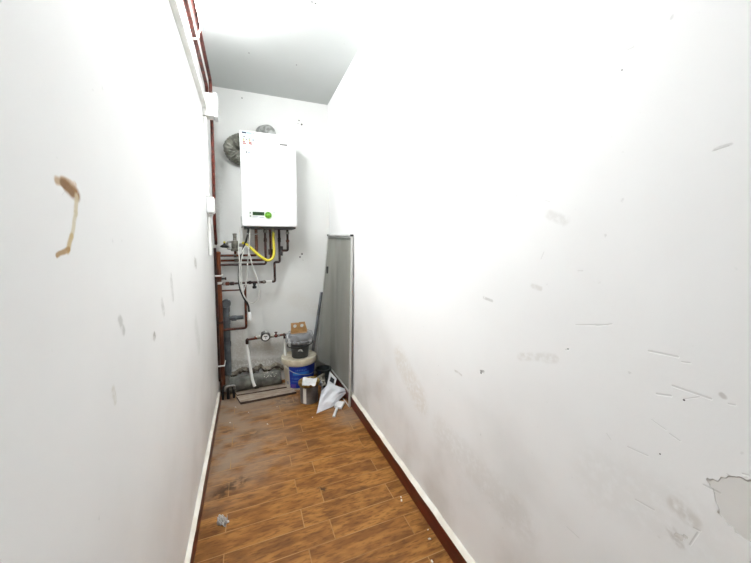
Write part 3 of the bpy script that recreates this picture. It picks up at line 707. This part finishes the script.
# crinkled film over the top
k = N('clear_film'); k.b.inputs['Base Color'].default_value = lin((214, 216, 220)); k.b.inputs['Roughness'].default_value = .08; k.b.inputs['Alpha'].default_value = .36
b = k.n('ShaderNodeBump'); b.inputs['Strength'].default_value = 1; b.inputs['Distance'].default_value = .012; k.l(k.noise(40), b.inputs['Height']); k.l(b.outputs[0], k.b.inputs['Normal']); M_film = k.m
import mathutils.noise as mn
def jf(a, z): return .05*mn.noise(Vector((math.cos(a)*4, math.sin(a)*4, z*30)))+.03*math.sin(a*13+z*60)
obj('film_wrap', lathe(bmesh.new(), [(.104, hs-.070), (.116, hs-.055), (.121, hs-.035), (.120, hs-.012), (.112, hs+.006), (.100, hs+.012), (.085, hs+.012), (.02, hs+.011)], sc_, 72, cap0=False, jit=jf), M_film, SBK, label='crinkled clear plastic film')
obj('film_fold', lathe(bmesh.new(), [(.108, hs-.078), (.119, hs-.068), (.122, hs-.055), (.110, hs-.048)], sc_, 72, cap0=False, cap1=False, jit=lambda a, z: jf(a*1.3, z)*1.4), M_film, SBK)
# cardboard piece with two holes
zc = sc_.z+hs+.017
pl, pr = A(291, 331.5, -.20), A(307.5, 331, -.20)
tl, trr = A(290.2, 321.7, -.19), A(304.3, 321.4, -.19)
wd = pr.x-pl.x; hh = tl.z-pl.z
bm = bmesh.new()
outer = [(0, 0), (wd, 0), (wd*.84, hh), (wd*.50, hh*1.0), (wd*.46, hh*.93), (wd*.38, hh*.96), (-wd*.0, hh*.97)]
loops = [outer]
for hx in (.24, .66):
    loops.append([(wd*hx+.015*math.cos(t*2*PI/18), hh*.62+.015*math.sin(t*2*PI/18)) for t in range(18)])
es = []
for lp in loops:
    vs = [bm.verts.new((x, 0, y)) for x, y in lp]
    es += [bm.edges.new((vs[i], vs[(i+1) % len(vs)])) for i in range(len(vs))]
bmesh.ops.triangle_fill(bm, use_beauty=True, edges=es)
bmesh.ops.translate(bm, verts=bm.verts, vec=(pl.x, -.20, zc))
CB = obj('cardboard_piece', bm, mat('brown_cardboard', (178, 138, 88), (150, 112, 68), rough=.85, scale=20), smooth=False, solid=.004)
tag(CB, 'brown cardboard piece with two round holes on top of the dark bucket', 'cardboard')
bm = bmesh.new(); box(bm, (pl.x-.004, -.235, zc-.006), (pr.x-.008, -.165, zc-.002)); obj('folded_base', bm, CB.data.materials[0], CB)

# ------------------------------------------------------------------ open paint tin
pc_ = Vector((.684, -.522, 0)); hp_ = .165; rp = .070
PT = thing('paint_tin', 'grey paint tin with yellow crusted rim in front of the large bucket', 'paint tin', tuple(pc_))
M_tin = mat('grey_tin', (122, 120, 120), (98, 96, 97), rough=.4, metal=.2, scale=14)
obj('tin_body', lathe(bmesh.new(), [(rp-.003, 0), (rp, .003), (rp+.004, hp_-.02), (rp+.006, hp_-.006), (rp+.002, hp_-.004), (rp-.02, hp_-.015), (rp-.04, hp_-.018)], pc_, 44), M_tin, PT)
M_crust = mat('ochre_crust', (160, 134, 72), (112, 88, 44), rough=.8, scale=40, bump=1, bscale=120)
obj('crusted_rim', lathe(bmesh.new(), [(rp+.0075, hp_-.024), (rp+.016, hp_-.014), (rp+.015, hp_+.004), (rp+.004, hp_+.009), (rp-.012, hp_+.002), (rp-.018, hp_-.012)], pc_, 60, cap0=False, cap1=False, jit=lambda a, z: .03*mn.noise(Vector((math.cos(a)*5, math.sin(a)*5, z*40)))), M_crust, PT, label='ochre dried paint crust on the rim')
bm = bmesh.new(); prev = None
for i in range(9):
    a = math.radians(-140+22*i/8); rz = rp+.0035
    cur = [bm.verts.new(pc_+Vector((rz*math.cos(a)+.0, rz*math.sin(a), zz))) for zz in (.01, hp_-.03)]
    if prev: bm.faces.new((prev[0], cur[0], cur[1], prev[1]))
    prev = cur
obj('paper_strip', bm, M_plastic, PT, label='pale label strip')
# crumpled papers
def crumple(name, cs, n, amp, seed, m, par=None, solid=.0008, fold=None):
    """bilinear sheet between 4 world corners, crumpled by noise"""
    bm = bmesh.new(); cs = [Vector(c) for c in cs]; nn = (cs[1]-cs[0]).cross(cs[3]-cs[0]).normalized(); g = []
    for i in range(n+1):
        row = []
        for j in range(n+1):
            s, t = i/n, j/n
            p = cs[0]*(1-s)*(1-t)+cs[1]*s*(1-t)+cs[2]*s*t+cs[3]*(1-s)*t
            q = mn.noise(Vector((s*3.5+seed, t*3.5, seed*1.7)))+.5*mn.noise(Vector((s*9+seed, t*9, seed)))
            p = p+nn*amp*q
            if fold: p = p+nn*fold(s, t)
            row.append(bm.verts.new(p))
        g.append(row)
    for i in range(n):
        for j in range(n): bm.faces.new((g[i][j], g[i+1][j], g[i+1][j+1], g[i][j+1]))
    return obj(name, bm, m, par, solid=solid)
M_paper = mat('white_paper', (238, 238, 238), rough=.7)
zt_ = hp_+.014
o = crumple('crumpled_paper', [G(302, 385, zt_), G(315, 385.5, zt_+.003), G(317.5, 378.5, zt_+.012), G(303, 376.5, zt_+.016)], 16, .012, 2.2, M_paper)
tag(o, 'crumpled white paper lying on the open paint tin', 'paper')
M_foilw = mat('silver_wrapper', (190, 192, 196), (110, 112, 118), rough=.25, metal=.5, scale=30)
o = crumple('plastic_wrapper', [(.79, -.57, .02), (.82, -.50, .03), (.80, -.40, .10), (.785, -.42, .12)], 18, .03, 6.1, M_foilw)
tag(o, 'crumpled silver plastic wrapper wedged between paint tin and white bag', 'wrapper')
o = crumple('plastic_wrapper', [(.80, -.43, .06), (.86, -.40, .05), (.85, -.33, .13), (.79, -.36, .13)], 18, .035, 9.4, mat('tan_wrapper', (170, 165, 150), (110, 104, 92), rough=.4))
tag(o, 'crumpled beige wrapper behind the top edge of the white bag', 'wrapper')

# ------------------------------------------------------------------ white bag (pyramid-like, nearly empty sack)
M_bag = mat('white_plastic_bag', (234, 235, 238), (220, 222, 228), rough=.35, bump=.3, bscale=14)
a = G(316.5, 413.5, .006); b = G(349, 390, .055); c = G(329, 383, .13); d = G(321.5, 391, .12); e = G(333, 406.5, .006)
bm = bmesh.new(); n = 24
def surf(s, t):
    lo = a.lerp(e, s*2) if s < .5 else e.lerp(b, s*2-1)
    hi = d.lerp(c, s*3) if s < 1/3 else c.lerp(b, (s-1/3)*1.5)
    return lo.lerp(hi, t)
out = Vector((-.25, -.75, .6)).normalized()
front, back = [], []
for i in range(n+1):
    fr, bk_ = [], []
    for j in range(n+1):
        s, t = i/n, j/n; p = surf(s, t); q = math.sin(PI*s)**.8*math.sin(PI*t)**.8 if 0 < s < 1 and 0 < t < 1 else 0
        w = mn.noise(Vector((s*4, t*4, 3)))*.022+.012*abs(mn.noise(Vector((s*7+t*3, t*5, 8))))
        fr.append(bm.verts.new(p+out*(.020*q+w*q*1.5)+Vector((0, 0, 0))))
        bk_.append(bm.verts.new(p-out*(.045*q+.002)+Vector((0, 0, max(0, .0)))))
    front.append(fr); back.append(bk_)
for gset in (front, back):
    for i in range(n):
        for j in range(n): bm.faces.new((gset[i][j], gset[i+1][j], gset[i+1][j+1], gset[i][j+1]))
for i in range(n):
    bm.faces.new((front[i][0], front[i+1][0], back[i+1][0], back[i][0])); bm.faces.new((front[i][n], front[i+1][n], back[i+1][n], back[i][n]))
    bm.faces.new((front[0][i], front[0][i+1], back[0][i+1], back[0][i])); bm.faces.new((front[n][i], front[n][i+1], back[n][i+1], back[n][i]))
for v in bm.verts: v.co.z = max(v.co.z, .003)
o = obj('plastic_bag', bm, M_bag); tag(o, 'white plastic bag slumped on the floor in front of the screen', 'bag')
# printed card leaning behind it
q = [G(326.8, 384, .075), G(334, 387, .075), None, None]
y_ = q[0].y
q = [A(327, 384.5, -.40), A(334.3, 387, -.43), A(336.8, 378.8, -.37), A(329.8, 371.5, -.33)]
bm = bmesh.new(); vs = [bm.verts.new(p) for p in q]; bm.faces.new(vs)
CD_ = obj('printed_card', bm, M_paper, smooth=False, solid=.002); tag(CD_, 'white card with a dark square standing behind the white bag', 'card')
nn = (q[1]-q[0]).cross(q[3]-q[0]).normalized()
if nn.y > 0: nn = -nn
def bil(s, t): return q[0]*(1-s)*(1-t)+q[1]*s*(1-t)+q[2]*s*t+q[3]*(1-s)*t
bm = bmesh.new(); bm.faces.new([bm.verts.new(bil(s, t)+nn*.0018) for s, t in ((.22, .32), (.80, .30), (.76, .74), (.26, .74))])
obj('dark_square', bm, mat('dark_card_print', (46, 48, 52)), CD_, smooth=False, label='dark printed square')

# putty scraper
SC = thing('scraper', 'white plastic scraper lying on the floor by the right skirting', 'scraper', tuple(G(338, 408, 0)))
bl_ = [G(334, 406.5, .014), G(341.5, 408.5, .014), G(344.8, 402.3, .014), G(337, 401.4, .014)]
bm = bmesh.new(); quad_prism(bm, [Vector((p.x, p.y, .004)) for p in bl_], (0, 0, .018)); obj('block', bm, M_paper, SC, bevel=.004)
h0, h1 = G(337, 407.5, .012), G(333.8, 416.2, .012)
dv = (h1-h0).normalized(); sd = Vector((-dv.y, dv.x, 0))
bm = bmesh.new(); quad_prism(bm, [Vector((p.x, p.y, .002)) for p in (h0+sd*.009-dv*.012, h0-sd*.009-dv*.012, h1-sd*.011, h1+sd*.011)], (0, 0, .014)); obj('handle', bm, M_paper, SC, bevel=.005)

# dark tub in the corner
tb = Vector((.888, -.185, 0))
TB = thing('dark_tub', 'dark grey plastic tub in the back right corner behind the screen', 'tub', tuple(tb))
M_tub = mat('dark_green_grey_plastic', (58, 64, 62), (38, 42, 42), rough=.4)
obj('tub_body', lathe(bmesh.new(), [(.054, 0), (.058, .004), (.066, .125), (.064, .125), (.056, .01)], tb+Vector((-.012, .0, 0)), 36), M_tub, TB)
obj('tub_rim', lathe(bmesh.new(), [(.067, .112), (.073, .114), (.073, .128), (.065, .129)], tb+Vector((-.012, 0, 0)), 36, cap0=False, cap1=False), M_tub, TB)
o = crumple('bin_bag', [(.82, -.34, .004), (.94, -.42, .03), (.955, -.26, .07), (.83, -.24, .07)], 20, .03, 4.4, M_black)
for v in o.data.vertices: v.co.z = max(v.co.z, .004)
tag(o, 'crumpled black bag on the floor between the tub and the white bag', 'bag')

# ------------------------------------------------------------------ fly screen leaning in the corner
SCN = thing('fly_screen', 'tall grey fly screen with pale frame leaning in the back right corner', 'screen', (.95, -.4, 0))
k = N('grey_mesh_fabric'); vec = k.n('ShaderNodeTexCoord').outputs['Object']
c = k.mix(k.ramp(k.noise(3, vec, 4, (1, 1, .25)), .35, .65), lin((166, 166, 158)), lin((140, 140, 133)))
k.l(c, k.b.inputs['Base Color']); k.b.inputs['Roughness'].default_value = .9; k.b.inputs['Alpha'].default_value = .90; k.b.inputs['Specular IOR Level'].default_value = .1
M_net = k.m
TLp = Vector((.982, -.02, 1.345)); TRp = A(353, 237.5, -.775); TRp.x = min(TRp.x, .978)
BRp = A(350.2, 391, -.735); BRp.x = min(BRp.x, .962)
BLp = A(317, 360, -.035); BMp = Vector((.955, -.13, .105))
nu, nv = 44, 30; bm = bmesh.new(); g = []
for i in range(nu+1):
    s = i/nu; row = []
    top = TLp.lerp(TRp, s)
    if s < .28: bot = BLp.lerp(BMp, s/.28)
    else: bot = BMp.lerp(BRp, (s-.28)/.72)
    for j in range(nv+1):
        t = j/nv; p = top.lerp(bot, t)
        amp = .010*math.sin(PI*min(1, t*1.02))*(1 if .05 < s < .95 else .2)
        p = p+Vector((-1, -.15, 0))*(amp*(.5+.5*math.sin(s*11+t*1.2))+.006*math.sin(PI*t)*math.sin(s*24+.6)*(1-t))
        p.x = min(p.x, W-.006 if p.z > .11 else W-BT-.004); p.y = min(p.y, -.006)
        row.append(bm.verts.new(p))
    g.append(row)
for i in range(nu):
    for j in range(nv): bm.faces.new((g[i][j], g[i+1][j], g[i+1][j+1], g[i][j+1]))
obj('net', bm, M_net, SCN, label='grey net')
M_fr = mat('pale_frame', (206, 206, 202), (188, 188, 183), rough=.4, metal=.2)
def bar(p, q, w, d_, m, nm, label=None, par=SCN):
    p, q = Vector(p), Vector(q); t = (q-p).normalized(); s_ = t.cross(Vector((1, 0, 0))).normalized(); n_ = t.cross(s_)
    bm = bmesh.new(); vs = []
    for e_ in (p, q):
        for a_, b_ in ((-1, -1), (1, -1), (1, 1), (-1, 1)): vs.append(bm.verts.new(e_+s_*a_*w/2+n_*b_*d_/2))
    for f in ((0, 1, 2, 3), (7, 6, 5, 4), (0, 4, 5, 1), (1, 5, 6, 2), (2, 6, 7, 3), (3, 7, 4, 0)): bm.faces.new([vs[i] for i in f])
    return obj(nm, bm, m, par, bevel=.002, label=label)
pt_, pb_ = A(354, 235.5, -.79), A(351.3, 404.5, -.745)
pt_.x = min(pt_.x, W-.014); pb_.x = min(pb_.x, W-BT-.012); pb_.z = .004
bar(pb_, pt_, .022, .014, M_fr, 'side_post')
lt, lb_ = Vector((.979, -.012, 1.352)), A(316.6, 362, -.03)
bar(lb_, lt, .010, .012, M_fr, 'side_post')
rt_, rtb = Vector((.981, -.018, 1.368)), Vector((pt_.x-.002, pt_.y, pt_.z))
bar(rt_, rtb, .012, .012, M_fr, 'top_rail')
bar(rt_-Vector((.002, 0, .026)), rtb-Vector((.002, -.01, .026)), .006, .010, mat('dark_frame', (70, 72, 70), rough=.5), 'net_rail', 'dark rail holding the net')
bar(BMp+Vector((-.004, 0, -.004)), BRp+Vector((-.004, 0, -.004)), .014, .008, M_fr, 'bottom_rail')
for p in (rt_, rtb): obj('corner_cap', B(p-Vector((.012, .012, .008)), p+Vector((.010, .012, .008))), M_black, SCN, bevel=.003, label='black corner cap')
cp = A(327.5, 270, -.09)
obj('catch', B(cp-Vector((.012, .014, .034)), cp+Vector((.012, .004, .034))), M_black, SCN, bevel=.008, label='black catch')
# bottom clips near floor
f0, f1 = G(343, 397, .02), G(350, 404.5, .02)
for k_ in (0, 1):
    o = obj('frame_strip', T([f0+Vector((0, -.014*k_, -.012)), f1+Vector((-.008, -.014*k_, -.012))], .0045, seg=6), M_fr)
    tag(o, 'thin pale metal strip on the floor beside the foot of the screen', 'strip', 'thin metal strips at the screen foot')
# slim pole leaning behind the buckets
p0, p1 = A(311.6, 354, -.05), A(323.5, 294, -.03)
p0 = Vector((A(311.6, 352, -.04).x-.03, -.05, .01)); p1 = Vector((A(321.5, 292, -.02).x, -.018, A(323.8, 292, -.02).z))
PL = obj('slim_pole', T([p0, p1], .014, seg=10), mat('blue_grey_pole', (130, 134, 138), (92, 96, 100), rough=.4, metal=.3)); tag(PL, 'slim blue-grey pole leaning behind the stacked buckets by the screen', 'pole')

# ------------------------------------------------------------------ debris
M_lit = mat('pale_film', (226, 224, 220), rough=.3, alpha=.6)
o = crumple('crumpled_film', [G(217, 525, .004), G(226, 527, .004), G(228, 518, .012), G(218, 515, .012)], 20, .02, 1.3, M_lit)
for v in o.data.vertices: v.co.z = max(v.co.z, .0025)
tag(o, 'small crumpled piece of clear film on the floor near the left skirting', 'litter')
o = obj('plaster_crumb', lathe(bmesh.new(), [(.002, 0), (.006, .002), (.005, .006), (.001, .008)], G(228, 522.5, 0)+Vector((0, 0, .001)), 7), M_paper, smooth=False)
cr_lab = 'tiny white plaster crumb lying on the plank floor'
tag(o, cr_lab, 'crumb', 'plaster crumbs on the floor')
random.seed(11)
for (u, v, s_) in ((235.5, 407.5, .9), (230, 423, .8), (267.5, 424.5, .9), (248.5, 412.5, .5), (401.5, 501, 1.0), (429.5, 539.5, .9), (432, 562, .9), (312.5, 417.5, .6), (277, 407, .4), (401, 497.5, .7), (428, 530, .5)):
    c_ = o.copy(); COL.objects.link(c_); dvec = G(u, v, 0)-G(228, 522.5, 0)
    bm = bmesh.new(); lathe(bm, [(.002, 0), (.006*s_, .002), (.005*s_, .005*s_), (.001, .007*s_)], G(u, v, 0)+Vector((0, 0, .0005)), 7, jit=lambda a, z: .4*math.sin(a*2+u))
    me = bpy.data.meshes.new('plaster_crumb'); bmesh.ops.recalc_face_normals(bm, faces=bm.faces); bm.to_mesh(me); bm.free(); me.materials.append(M_caulk); c_.data = me

# ------------------------------------------------------------------ light and view
w = bpy.data.worlds.new('world'); S.world = w; w.use_nodes = True
w.node_tree.nodes['Background'].inputs[0].default_value = (.8, .85, .9, 1); w.node_tree.nodes['Background'].inputs[1].default_value = .3
S.view_settings.view_transform = 'Standard'; S.view_settings.look = 'None'; S.view_settings.gamma = 1; S.view_settings.use_curve_mapping = False
S.view_settings.exposure = 0.0
